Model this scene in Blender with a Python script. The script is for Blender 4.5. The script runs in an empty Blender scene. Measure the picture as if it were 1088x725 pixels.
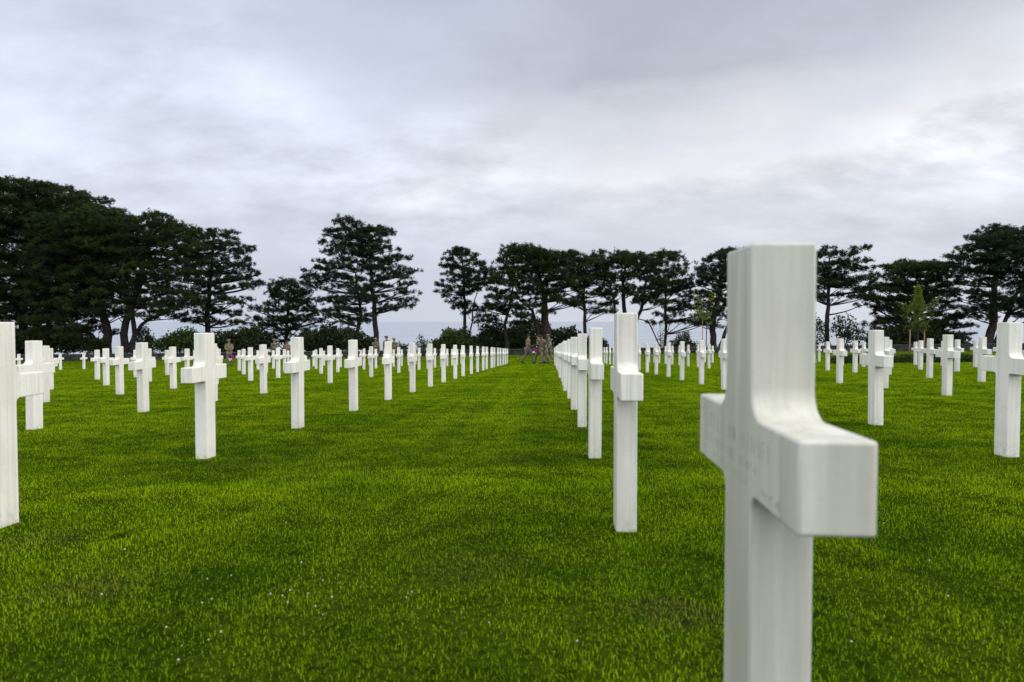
import bpy, bmesh, math, random
import numpy as np
from mathutils import Vector, Matrix

rng = np.random.default_rng(11)
random.seed(5)
scene = bpy.context.scene
COL = scene.collection
R = math.radians

# ------------------------------------------------------------------ camera frame
F = 725.0                       # focal length in photo pixels (photo 1088 x 725)
PITCH = math.atan(21.0 / F)     # camera looks slightly down: horizon above centre
YAW = R(3.125)                  # grave rows run along +Y, camera turned a little left
CAM_Z = 0.778
cyw, syw = math.cos(YAW), math.sin(YAW)

def to_world(xc, yc):
    return xc * cyw - yc * syw, xc * syw + yc * cyw

def to_cam(x, y):
    return x * cyw + y * syw, -x * syw + y * cyw

def at(px, py, D):
    """photo pixel at ground distance D (metres ahead) -> world point"""
    u, v = (px - 544) / F, (362.5 - py) / F
    fwd = math.cos(PITCH) + math.sin(PITCH) * v
    up = v * math.cos(PITCH) - math.sin(PITCH)
    s = D / fwd
    x, y = to_world(u * s, D)
    return Vector((x, y, CAM_Z + up * s))

_EX = np.array([-200, 0, 8, 20, 30, 42, 55, 75, 90, 130, 150, 160, 175, 400.])
_EZ = np.array([0, 0, .01, .05, .10, .20, .17, .03, .55, 3.2, 5.0, 14, 60, 70.])

def ground_z(x, y):
    xc, yc = to_cam(np.asarray(x, float), np.asarray(y, float))
    w = np.clip(xc, -90, 90)
    sl = np.clip(yc, -30, 400)
    # smoothed lookup of the gentle dips of the lawn
    e = sum(np.interp(yc + o, _EX, _EZ) for o in (-4, -2, 0, 2, 4)) / 5
    e = np.where(yc < 4, 0, e)
    return -0.039 * sl + 0.0115 * w - e

def on_ground(px, py):
    """where the sight line of a photo pixel meets the lawn"""
    lo, hi = 0.5, 140.0
    D = lo
    while D < hi:
        p = at(px, py, D)
        if p.z <= float(ground_z(p.x, p.y)):
            break
        D *= 1.004
    p = at(px, py, D)
    p.z = float(ground_z(p.x, p.y))
    return p, D

# ------------------------------------------------------------------ helpers
def link(name, me, mat=None, parent=None):
    o = bpy.data.objects.new(name, me)
    COL.objects.link(o)
    if mat is not None:
        me.materials.append(mat)
    if parent is not None:
        o.parent = parent
    return o

def tag(o, label=None, cat=None, group=None, kind=None):
    if label: o['label'] = label
    if cat: o['category'] = cat
    if group: o['group'] = group
    if kind: o['kind'] = kind
    return o

def empty(name, loc, rz=0.0):
    o = bpy.data.objects.new(name, None)
    o.empty_display_size = 0.2
    COL.objects.link(o)
    o.location = loc
    o.rotation_euler = (0, 0, rz)
    return o

def np_mesh(name, verts, tris, tint=None, smooth=False):
    """mesh from numpy: verts (n,3), faces (m,3) or (m,4)"""
    me = bpy.data.meshes.new(name)
    k = tris.shape[1]
    me.vertices.add(len(verts))
    me.vertices.foreach_set('co', np.ascontiguousarray(verts, dtype=np.float32).ravel())
    me.loops.add(tris.size)
    me.loops.foreach_set('vertex_index', np.ascontiguousarray(tris, dtype=np.int32).ravel())
    me.polygons.add(len(tris))
    me.polygons.foreach_set('loop_start', np.arange(0, tris.size, k, dtype=np.int32))
    if smooth:
        me.polygons.foreach_set('use_smooth', np.ones(len(tris), dtype=bool))
    me.update(calc_edges=True)
    if tint is not None:
        a = me.attributes.new('tint', 'FLOAT', 'POINT')
        a.data.foreach_set('value', np.ascontiguousarray(tint, dtype=np.float32))
    return me

class Geo:
    """collects quads/tris in lists"""
    def __init__(self): self.v, self.f = [], []
    def tube(self, pts, rad, n=8, cap=True):
        pts = [Vector(p) for p in pts]
        base = len(self.v)
        for i, p in enumerate(pts):
            a = pts[max(i - 1, 0)]; b = pts[min(i + 1, len(pts) - 1)]
            d = (b - a).normalized() if (b - a).length > 1e-6 else Vector((0, 0, 1))
            ref = Vector((1, 0, 0)) if abs(d.x) < .8 else Vector((0, 1, 0))
            s = d.cross(ref).normalized(); t = d.cross(s)
            for k in range(n):
                an = 2 * math.pi * k / n
                self.v.append(p + (s * math.cos(an) + t * math.sin(an)) * rad[i])
        for i in range(len(pts) - 1):
            for k in range(n):
                k2 = (k + 1) % n
                self.f.append((base + i * n + k, base + i * n + k2, base + (i + 1) * n + k2, base + (i + 1) * n + k))
        if cap:
            self.f.append(tuple(base + k for k in range(n))[::-1])
            e = base + (len(pts) - 1) * n
            self.f.append(tuple(e + k for k in range(n)))
    def box(self, c, s, rz=0.0):
        b = len(self.v); cz, sz = math.cos(rz), math.sin(rz)
        for dx in (-.5, .5):
            for dy in (-.5, .5):
                for dz in (-.5, .5):
                    x, y = dx * s[0], dy * s[1]
                    self.v.append(Vector((c[0] + x * cz - y * sz, c[1] + x * sz + y * cz, c[2] + dz * s[2])))
        for q in ((0, 1, 3, 2), (4, 6, 7, 5), (0, 4, 5, 1), (2, 3, 7, 6), (0, 2, 6, 4), (1, 5, 7, 3)):
            self.f.append(tuple(b + i for i in q))
    def ball(self, c, r, nu=8, nv=6):
        b = len(self.v); c = Vector(c)
        r = Vector((r, r, r)) if not isinstance(r, (tuple, Vector)) else Vector(r)
        for j in range(nv + 1):
            th = math.pi * j / nv
            for i in range(nu):
                ph = 2 * math.pi * i / nu
                self.v.append(c + Vector((r.x * math.sin(th) * math.cos(ph), r.y * math.sin(th) * math.sin(ph), r.z * math.cos(th))))
        for j in range(nv):
            for i in range(nu):
                i2 = (i + 1) % nu
                self.f.append((b + j * nu + i, b + (j + 1) * nu + i, b + (j + 1) * nu + i2, b + j * nu + i2))
    def mesh(self, name, smooth=False):
        me = bpy.data.meshes.new(name)
        me.from_pydata([tuple(p) for p in self.v], [], self.f)
        if smooth:
            me.polygons.foreach_set('use_smooth', [True] * len(me.polygons))
        me.update()
        return me

# ------------------------------------------------------------------ materials
def lin(c):
    c = c / 255.0
    return c / 12.92 if c <= .04045 else ((c + .055) / 1.055) ** 2.4

def srgb(r, g, b): return (lin(r), lin(g), lin(b), 1)

class NT:
    def __init__(self, tree): self.t = tree
    def n(self, typ, **kw):
        nd = self.t.nodes.new(typ)
        for k, v in kw.items():
            if k.startswith('i_'):
                nd.inputs[k[2:].replace('_', ' ')].default_value = v
            else:
                setattr(nd, k, v)
        return nd
    def l(self, a, b): self.t.links.new(a, b)
    def math(self, op, a, b=None, c=None, clamp=False):
        nd = self.t.nodes.new('ShaderNodeMath'); nd.operation = op; nd.use_clamp = clamp
        for i, v in enumerate((a, b, c)):
            if v is None: continue
            if isinstance(v, (int, float)): nd.inputs[i].default_value = v
            else: self.l(v, nd.inputs[i])
        return nd.outputs[0]
    def mix(self, fac, a, b, mode='MIX'):
        nd = self.t.nodes.new('ShaderNodeMix'); nd.data_type = 'RGBA'; nd.blend_type = mode
        for s, v in ((nd.inputs[0], fac), (nd.inputs[6], a), (nd.inputs[7], b)):
            if isinstance(v, (int, float)): s.default_value = v
            elif isinstance(v, tuple): s.default_value = v
            else: self.l(v, s)
        return nd.outputs[2]
    def ramp(self, fac, stops, interp='LINEAR'):
        nd = self.t.nodes.new('ShaderNodeValToRGB')
        cr = nd.color_ramp; cr.interpolation = interp
        while len(cr.elements) < len(stops): cr.elements.new(0.5)
        for e, (p, c) in zip(cr.elements, stops):
            e.position = p
            e.color = c if len(c) == 4 else (*c, 1)
        self.l(fac, nd.inputs[0])
        return nd.outputs[0]
    def smooth(self, v, a, b):
        nd = self.t.nodes.new('ShaderNodeMapRange'); nd.interpolation_type = 'SMOOTHSTEP'
        self.l(v, nd.inputs[0]); nd.inputs[1].default_value = a; nd.inputs[2].default_value = b
        return nd.outputs[0]
    def noise(self, vec, scale, detail=4, rough=.55, w=None):
        nd = self.t.nodes.new('ShaderNodeTexNoise')
        if w is not None: nd.noise_dimensions = '4D'; self.l(w, nd.inputs['W'])
        nd.inputs['Scale'].default_value = scale
        nd.inputs['Detail'].default_value = detail
        nd.inputs['Roughness'].default_value = rough
        if vec is not None: self.l(vec, nd.inputs['Vector'])
        return nd.outputs[0]
    def mapping(self, vec, scale=(1, 1, 1), rot=(0, 0, 0), loc=(0, 0, 0)):
        nd = self.t.nodes.new('ShaderNodeMapping')
        nd.inputs['Scale'].default_value = scale; nd.inputs['Rotation'].default_value = rot
        nd.inputs['Location'].default_value = loc
        self.l(vec, nd.inputs['Vector'])
        return nd.outputs[0]

def new_mat(name):
    m = bpy.data.materials.new(name); m.use_nodes = True
    nt = NT(m.node_tree)
    b = m.node_tree.nodes['Principled BSDF']
    return m, nt, b

def flat_mat(name, rgb, rough=.8, var=.25, scale=6.0, rgb2=None):
    """simple material with mottled colour"""
    m, nt, b = new_mat(name)
    tc = nt.n('ShaderNodeTexCoord')
    f = nt.noise(tc.outputs['Object'], scale, 3)
    c2 = rgb2 or tuple(x * (1 - var) for x in rgb)
    c1 = tuple(min(1, x * (1 + var)) for x in rgb)
    col = nt.mix(nt.smooth(f, .38, .62), (*c2, 1), (*c1, 1))
    nt.l(col, b.inputs['Base Color'])
    b.inputs['Roughness'].default_value = rough
    b.inputs['Specular IOR Level'].default_value = .25
    return m

def marble_mat():
    m, nt, b = new_mat('white_marble')
    tc = nt.n('ShaderNodeTexCoord'); oi = nt.n('ShaderNodeObjectInfo')
    w = nt.math('MULTIPLY', oi.outputs['Random'], 37.0)
    ob = tc.outputs['Object']
    # base: white with large faint clouding
    cloud = nt.noise(ob, 5.0, 4, .6, w)
    col = nt.mix(nt.smooth(cloud, .35, .7), (.88, .855, .77, 1), (.80, .775, .68, 1))
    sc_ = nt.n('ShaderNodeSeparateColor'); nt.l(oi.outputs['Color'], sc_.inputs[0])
    loss = nt.math('SUBTRACT', 1.0, sc_.outputs[0])  # how far this stone's tone is darkened, from its object colour
    # vertical weather streaks
    st = nt.noise(nt.mapping(ob, (48, 48, 1.1)), 1.0, 4, .6, w)
    col = nt.mix(nt.math('MULTIPLY', nt.smooth(st, .42, .70), nt.math('ADD', .30, nt.math('MULTIPLY', loss, .7))), col, (.50, .50, .42, 1))
    # warm lime stains
    st2 = nt.noise(nt.mapping(ob, (9, 9, 1.6)), 1.0, 3, .5, nt.math('ADD', w, 9.0))
    col = nt.mix(nt.math('MULTIPLY', nt.smooth(st2, .55, .75), .5), col, (.70, .64, .46, 1))
    # thin grey veins
    wv = nt.noise(nt.mapping(ob, (3, 3, 3), (.5, .7, .2)), 1.5, 5, .6, nt.math('ADD', w, 3.0))
    vein = nt.math('SUBTRACT', 1.0, nt.smooth(nt.math('ABSOLUTE', nt.math('SUBTRACT', wv, .5)), 0.0, .022))
    col = nt.mix(nt.math('MULTIPLY', vein, .12), col, (.50, .50, .47, 1))
    # earth splash just above the lawn
    sep = nt.n('ShaderNodeSeparateXYZ'); nt.l(ob, sep.inputs[0])
    sp = nt.noise(ob, 40, 3, .6, w)
    foot = nt.math('MULTIPLY', nt.math('SUBTRACT', 1.0, nt.smooth(sep.outputs[2], .0, .13)), nt.smooth(sp, .35, .7))
    col = nt.mix(nt.math('MULTIPLY', foot, .55), col, (.42, .42, .30, 1))
    # age specks
    spk = nt.noise(ob, 160, 2, .5, w)
    col = nt.mix(nt.math('MULTIPLY', nt.smooth(spk, .62, .74), .4), col, (.45, .43, .36, 1))
    # uneven darker tone by object colour, plus a little random variation per stone
    col = nt.mix(nt.math('MULTIPLY', nt.math('MULTIPLY', loss, nt.math('ADD', .45, nt.smooth(nt.noise(nt.mapping(ob, (11, 11, .8), (0, .02, 0)), 1.0, 4, .6, w), .3, .7))), .95), col, (.46, .455, .375, 1))
    tone = nt.n('ShaderNodeMapRange'); nt.l(oi.outputs['Random'], tone.inputs[0])
    tone.inputs[3].default_value = .93; tone.inputs[4].default_value = 1.03
    hs = nt.n('ShaderNodeHueSaturation'); nt.l(col, hs.inputs['Color']); nt.l(tone.outputs[0], hs.inputs['Value'])
    nt.l(hs.outputs[0], b.inputs['Base Color'])
    b.inputs['Roughness'].default_value = .42
    b.inputs['Specular IOR Level'].default_value = .35
    b.inputs['Subsurface Weight'].default_value = .05
    b.inputs['Subsurface Radius'].default_value = (.02, .02, .018)
    b.inputs['Subsurface Scale'].default_value = .5
    bp = nt.n('ShaderNodeBump'); bp.inputs['Strength'].default_value = .08; bp.inputs['Distance'].default_value = .004
    nt.l(nt.noise(ob, 90, 4, .6), bp.inputs['Height'])
    nt.l(bp.outputs[0], b.inputs['Normal'])
    return m

def lawn_color(nt, ob):
    """hue variation of the lawn shared by soil sheet and blades (world position)"""
    a = nt.noise(nt.mapping(ob, (.55, .9, .0)), 1.0, 4, .6)
    c = nt.mix(nt.smooth(a, .32, .68), (.118, .228, .0034, 1), (.250, .378, .0042, 1))
    # drier yellow streaks across the mowing direction
    s = nt.noise(nt.mapping(ob, (.22, 1.9, 0)), 1.0, 3, .55)
    c = nt.mix(nt.math('MULTIPLY', nt.smooth(s, .5, .74), .6), c, (.350, .440, .005, 1))
    s2 = nt.noise(nt.mapping(ob, (.45, 4.5, 0), (0, 0, .06)), 1.0, 3, .55)
    c = nt.mix(nt.math('MULTIPLY', nt.smooth(s2, .52, .72), .45), c, (.060, .128, .002, 1))
    s3 = nt.noise(nt.mapping(ob, (1.5, .06, 0)), 1.0, 2, .5)
    c = nt.mix(nt.math('MULTIPLY', nt.smooth(s3, .48, .62), .42), c, (.320, .440, .005, 1))
    d = nt.noise(nt.mapping(ob, (2.2, 2.2, 0), (0, 0, 0), (4, 7, 0)), 1.0, 3, .6)
    c = nt.mix(nt.math('MULTIPLY', nt.smooth(d, .56, .74), .55), c, (.040, .110, .0020, 1))
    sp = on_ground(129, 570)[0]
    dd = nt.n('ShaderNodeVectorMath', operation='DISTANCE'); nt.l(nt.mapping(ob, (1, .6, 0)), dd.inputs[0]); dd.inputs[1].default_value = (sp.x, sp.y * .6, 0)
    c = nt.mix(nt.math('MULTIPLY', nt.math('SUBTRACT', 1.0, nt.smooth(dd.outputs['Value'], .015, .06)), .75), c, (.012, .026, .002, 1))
    for qx, qy, r0, kk in ((105, 626, .16, .45), (715, 652, .10, .5), (40, 575, .2, .3), (505, 600, .2, .25)):
        sp = on_ground(qx, qy)[0]
        wob = nt.n('ShaderNodeVectorMath', operation='DISTANCE'); nt.l(ob, wob.inputs[0]); wob.inputs[1].default_value = sp
        dv = nt.math('ADD', wob.outputs['Value'], nt.math('MULTIPLY', nt.math('SUBTRACT', d, .5), .35))
        c = nt.mix(nt.math('MULTIPLY', nt.math('SUBTRACT', 1.0, nt.smooth(dv, r0 * .3, r0 * 1.5)), kk), c, (.190, .165, .016, 1))
    e = nt.noise(nt.mapping(ob, (1.1, 1.6, 0), (0, 0, 0), (14, 3, 0)), 1.0, 4, .6)
    c = nt.mix(nt.math('MULTIPLY', nt.smooth(e, .60, .76), .5), c, (.185, .180, .012, 1))
    return c

def lawn_mat():
    m, nt, b = new_mat('lawn_soil')
    tc = nt.n('ShaderNodeTexCoord'); ob = tc.outputs['Object']
    c = lawn_color(nt, ob)
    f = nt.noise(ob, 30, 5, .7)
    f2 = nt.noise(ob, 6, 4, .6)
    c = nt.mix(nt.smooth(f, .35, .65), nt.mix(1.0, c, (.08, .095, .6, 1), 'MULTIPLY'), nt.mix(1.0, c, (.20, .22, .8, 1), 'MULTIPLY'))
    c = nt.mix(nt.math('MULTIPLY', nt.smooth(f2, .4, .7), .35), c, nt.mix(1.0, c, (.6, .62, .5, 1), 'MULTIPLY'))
    df = nt.n('ShaderNodeBsdfDiffuse'); nt.l(c, df.inputs['Color'])
    m.node_tree.nodes.remove(b)
    nt.l(df.outputs[0], m.node_tree.nodes['Material Output'].inputs['Surface'])
    bp = nt.n('ShaderNodeBump'); bp.inputs['Strength'].default_value = .7; bp.inputs['Distance'].default_value = .03
    nt.l(f, bp.inputs['Height']); nt.l(bp.outputs[0], df.inputs['Normal'])
    return m

def blade_mat():
    m, nt, b = new_mat('grass_blade')
    tc = nt.n('ShaderNodeTexCoord')
    c = lawn_color(nt, tc.outputs['Object'])
    at_ = nt.n('ShaderNodeAttribute', attribute_name='tint')
    v = at_.outputs['Fac']
    c = nt.mix(nt.smooth(v, .0, 1.0), nt.mix(1.0, c, (.33, .40, .8, 1), 'MULTIPLY'), nt.mix(1.0, c, (1.62, 1.58, 2.0, 1), 'MULTIPLY'))
    c = nt.mix(nt.smooth(v, .955, .985), c, (.22, .20, .07, 1))
    df = nt.n('ShaderNodeBsdfDiffuse'); nt.l(c, df.inputs['Color'])
    m.node_tree.nodes.remove(b)
    tr = nt.n('ShaderNodeBsdfTranslucent')
    nt.l(nt.mix(1.0, c, (1.4, 1.4, .6, 1), 'MULTIPLY'), tr.inputs['Color'])
    mx = nt.n('ShaderNodeMixShader'); mx.inputs[0].default_value = .4
    nt.l(df.outputs[0], mx.inputs[1]); nt.l(tr.outputs[0], mx.inputs[2])
    out = m.node_tree.nodes['Material Output']
    nt.l(mx.outputs[0], out.inputs['Surface'])
    return m

def leaf_mat(name, dark, light, transl=.2, trc=(1.4, 1.5, .7, 1)):
    m, nt, b = new_mat(name)
    at_ = nt.n('ShaderNodeAttribute', attribute_name='tint')
    c = nt.mix(at_.outputs['Fac'], (*dark, 1), (*light, 1))
    nt.l(c, b.inputs['Base Color'])
    b.inputs['Roughness'].default_value = .6
    b.inputs['Specular IOR Level'].default_value = .15
    tr = nt.n('ShaderNodeBsdfTranslucent'); nt.l(nt.mix(1.0, c, trc, 'MULTIPLY'), tr.inputs['Color'])
    mx = nt.n('ShaderNodeMixShader'); mx.inputs[0].default_value = transl
    nt.l(b.outputs[0], mx.inputs[1]); nt.l(tr.outputs[0], mx.inputs[2])
    nt.l(mx.outputs[0], m.node_tree.nodes['Material Output'].inputs['Surface'])
    return m

def sea_mat():
    m, nt, b = new_mat('sea_water')
    tc = nt.n('ShaderNodeTexCoord'); ob = tc.outputs['Object']
    n = nt.noise(nt.mapping(ob, (.0006, .004, 0)), 1.0, 4, .6)
    c = nt.mix(nt.smooth(n, .3, .7), (.21, .255, .31, 1), (.27, .315, .365, 1))
    nt.l(c, b.inputs['Base Color'])
    b.inputs['Roughness'].default_value = .25
    b.inputs['IOR'].default_value = 1.33
    bp = nt.n('ShaderNodeBump'); bp.inputs['Strength'].default_value = .25; bp.inputs['Distance'].default_value = .6
    nt.l(nt.noise(nt.mapping(ob, (.05, .12, 0)), 1.0, 4, .6), bp.inputs['Height'])
    nt.l(bp.outputs[0], b.inputs['Normal'])
    return m

M = dict(
    marble=marble_mat(), lawn=lawn_mat(), blade=blade_mat(), sea=sea_mat(),
    carve=flat_mat('carved_letters', (.39, .37, .29), .9, .12, 60),
    pine=leaf_mat('pine_needles', (.007, .015, .004), (.040, .062, .011), .12),
    pine_blue=leaf_mat('pine_needles_cool', (.006, .015, .007), (.028, .053, .016), .12),
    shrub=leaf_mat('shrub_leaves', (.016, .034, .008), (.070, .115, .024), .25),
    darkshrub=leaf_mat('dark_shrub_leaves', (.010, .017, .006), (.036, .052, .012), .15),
    sapling=leaf_mat('young_leaves', (.07, .10, .02), (.20, .24, .06), .3),
    youngpine=leaf_mat('young_needles', (.045, .075, .009), (.18, .22, .028), .3),
    bark=flat_mat('pine_bark', (.030, .024, .020), .95, .4, 3),
    wood=flat_mat('stake_wood', (.20, .13, .075), .85, .25, 8),
    stone=flat_mat('dark_wall_stone', (.034, .034, .030), .95, .4, 2.2),
    coping=flat_mat('wall_coping_stone', (.07, .07, .068), .9, .3, 2.0),
    petal=flat_mat('clover_petals', (.52, .50, .42), .7, .08, 300),
    stem=flat_mat('clover_stem', (.06, .12, .02), .7, .2, 300),
    skin=flat_mat('skin', (.24, .145, .10), .6, .1, 8),
    tan=flat_mat('tan_uniform_cloth', (.165, .140, .085), .95, .2, 9, (.115, .095, .058)),
    camo=flat_mat('camouflage_cloth', (.20, .175, .115), .95, .2, 8, (.05, .05, .03)),
    boots=flat_mat('boot_leather', (.035, .025, .018), .7, .3, 20),
    cap=flat_mat('dark_cap_cloth', (.025, .022, .020), .9, .2, 20),
    maroon=flat_mat('maroon_beret_cloth', (.12, .018, .020), .9, .2, 20),
    tanc=flat_mat('tan_beret_cloth', (.24, .17, .10), .9, .2, 20),
    hair=flat_mat('brown_hair', (.03, .02, .014), .8, .2, 40),
    red=flat_mat('red_petals', (.35, .015, .035), .7, .2, 30),
    white=flat_mat('white_petals', (.75, .75, .78), .7, .1, 30),
    blue=flat_mat('blue_petals', (.03, .05, .22), .7, .2, 30),
)

# ------------------------------------------------------------------ world and sun
def build_world():
    w = bpy.data.worlds.new('World'); scene.world = w; w.use_nodes = True
    nt = NT(w.node_tree)
    bg = w.node_tree.nodes['Background']
    bg.inputs['Strength'].default_value = 0.1
    sky = nt.n('ShaderNodeTexSky', sky_type='NISHITA')
    sky.sun_disc = False; sky.sun_elevation = R(36); sky.sun_rotation = R(102)
    sky.air_density = 1.0; sky.dust_density = 2.0
    tc = nt.n('ShaderNodeTexCoord'); d = tc.outputs['Generated']
    sep = nt.n('ShaderNodeSeparateXYZ'); nt.l(d, sep.inputs[0])
    x, y, z = sep.outputs
    # flat cloud layer seen in perspective
    den = nt.math('ADD', nt.math('MAXIMUM', z, 0.0), .30)
    cx = nt.math('DIVIDE', x, den); cy = nt.math('DIVIDE', y, den)
    comb = nt.n('ShaderNodeCombineXYZ'); nt.l(cx, comb.inputs[0]); nt.l(cy, comb.inputs[1])
    P = comb.outputs[0]
    n1 = nt.noise(nt.mapping(P, (1.1, 1.3, 1), (0, 0, .5), (2.1, .7, 0)), 1.0, 6, .52)
    n2 = nt.noise(nt.mapping(P, (2.6, 3.4, 1), (0, 0, -.25), (7.3, 1.2, 0)), 1.0, 7, .58)
    n3 = nt.noise(nt.mapping(P, (7.5, 9.5, 1), (0, 0, .1), (1.3, 9.2, 0)), 1.0, 6, .6)
    az = nt.math('ARCTAN2', x, y)       # 0 along the rows, positive to the right
    n4 = nt.math('ADD', nt.math('MULTIPLY', nt.math('SUBTRACT', n2, .5), .20), nt.math('MULTIPLY', nt.math('SUBTRACT', n1, .5), .12))
    tilt = nt.math('MULTIPLY', az, -.06)
    el = nt.math('ADD', nt.math('ADD', z, n4), tilt, clamp=True)
    hz = nt.smooth(z, 0.0, .16)
    el = nt.math('ADD', nt.math('MULTIPLY', el, hz), nt.math('MULTIPLY', z, nt.math('SUBTRACT', 1.0, hz)), clamp=True)
    s = srgb
    Z = (.74, .75, .77, 1)
    right = nt.ramp(el, [(0, s(204, 208, 218)), (.07, s(204, 208, 219)), (.15, s(214, 217, 227)), (.215, s(236, 237, 241)),
                         (.27, s(216, 219, 229)), (.33, s(188, 192, 205)), (.43, s(184, 189, 203)), (.60, (.70, .72, .76, 1)), (.9, Z)])
    left = nt.ramp(el, [(0, s(197, 203, 216)), (.07, s(198, 202, 217)), (.16, s(206, 211, 225)), (.26, s(212, 219, 234)),
                        (.34, s(209, 218, 235)), (.40, s(202, 211, 229)), (.45, s(188, 198, 216)), (.62, (.70, .73, .78, 1)), (.9, Z)])
    f = nt.smooth(nt.math('ADD', az, nt.math('MULTIPLY', nt.math('SUBTRACT', n1, .5), .8)), -.42, .28)
    col = nt.mix(f, left, right)
    # soft cloud texture
    tex = nt.math('ADD', nt.math('MULTIPLY', nt.math('SUBTRACT', n3, .5), .13), nt.math('MULTIPLY', nt.math('SUBTRACT', n2, .5), .78))
    gain = nt.math('ADD', 1.0, nt.math('MULTIPLY', tex, nt.smooth(z, .02, .22)))
    gc = nt.n('ShaderNodeCombineColor')
    for i in range(3): nt.l(gain, gc.inputs[i])
    col = nt.mix(1.0, col, gc.outputs[0], 'MULTIPLY')
    # brighter breaks in the deck, and the lighter sky to both sides of and behind the view
    def blob(px, py, a, b, k):
        v = (at(px, py, 100) - Vector((0, 0, CAM_Z))).normalized()
        dt = nt.n('ShaderNodeVectorMath', operation='DOT_PRODUCT'); nt.l(d, dt.inputs[0]); dt.inputs[1].default_value = v
        return nt.math('MULTIPLY', nt.math('MULTIPLY', nt.smooth(dt.outputs['Value'], a, b), nt.smooth(n2, .3, .65)), k)
    g2 = nt.math('ADD', 1.0, blob(430, 105, .955, 1, .10))
    g2 = nt.math('ADD', g2, blob(90, 55, .96, 1, .07))
    g2 = nt.math('ADD', g2, blob(900, 175, .94, 1, .10))
    g2 = nt.math('ADD', g2, blob(760, 45, .94, 1, -.17))
    g2 = nt.math('ADD', g2, blob(400, 5, .98, 1, -.22))
    ab = nt.math('ABSOLUTE', nt.math('ADD', az, YAW))
    side = nt.smooth(ab, .82, 1.5)
    g2 = nt.math('ADD', g2, nt.math('MULTIPLY', side, nt.math('ADD', .95, nt.math('MULTIPLY', nt.smooth(x, -.4, .8), .35))))
    gc2 = nt.n('ShaderNodeCombineColor')
    for i in range(3): nt.l(g2, gc2.inputs[i])
    col = nt.mix(1.0, col, gc2.outputs[0], 'MULTIPLY')
    # the cloud deck is ten times the background strength; thin patches let some blue sky in
    col10 = nt.mix(1.0, col, (10, 10, 10, 1), 'MULTIPLY')
    thin = nt.math('MULTIPLY', nt.smooth(n1, .5, .75), .10)
    col10 = nt.mix(thin, col10, sky.outputs[0])
    nt.l(col10, bg.inputs['Color'])
build_world()

sun = bpy.data.lights.new('sun', 'SUN'); sun.energy = 1.3; sun.angle = R(45); sun.color = (1, .955, .88)
so = bpy.data.objects.new('sun', sun); COL.objects.link(so)
sd = Vector((math.sin(R(102)) * math.cos(R(36)), math.cos(R(102)) * math.cos(R(36)), math.sin(R(36))))
so.rotation_euler = sd.to_track_quat('Z', 'Y').to_euler()

# ------------------------------------------------------------------ terrain and sea
def build_ground():
    xs = np.concatenate([np.linspace(-500, -60, 30)[:-1], np.linspace(-60, 60, 161), np.linspace(60, 500, 30)[1:]])
    ys = np.concatenate([np.linspace(-250, -6, 20)[:-1], np.linspace(-6, 90, 193), np.linspace(90, 240, 100)[1:]])
    X, Y = np.meshgrid(xs, ys)
    wx, wy = to_world(X, Y)
    Zg = ground_z(wx, wy)
    v = np.stack([wx, wy, Zg], -1).reshape(-1, 3)
    nx, ny = len(xs), len(ys)
    i, j = np.meshgrid(np.arange(nx - 1), np.arange(ny - 1))
    a = (j * nx + i).ravel()
    f = np.stack([a, a + 1, a + nx + 1, a + nx], -1)
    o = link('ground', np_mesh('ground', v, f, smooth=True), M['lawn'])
    tag(o, kind='structure')
build_ground()
me = bpy.data.meshes.new('sea')
S = 60000
me.from_pydata([(-S, 120, -46), (S, 120, -46), (S, S, -46), (-S, S, -46)], [], [(0, 1, 2, 3)])
tag(link('sea', me, M['sea']), kind='structure')

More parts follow.
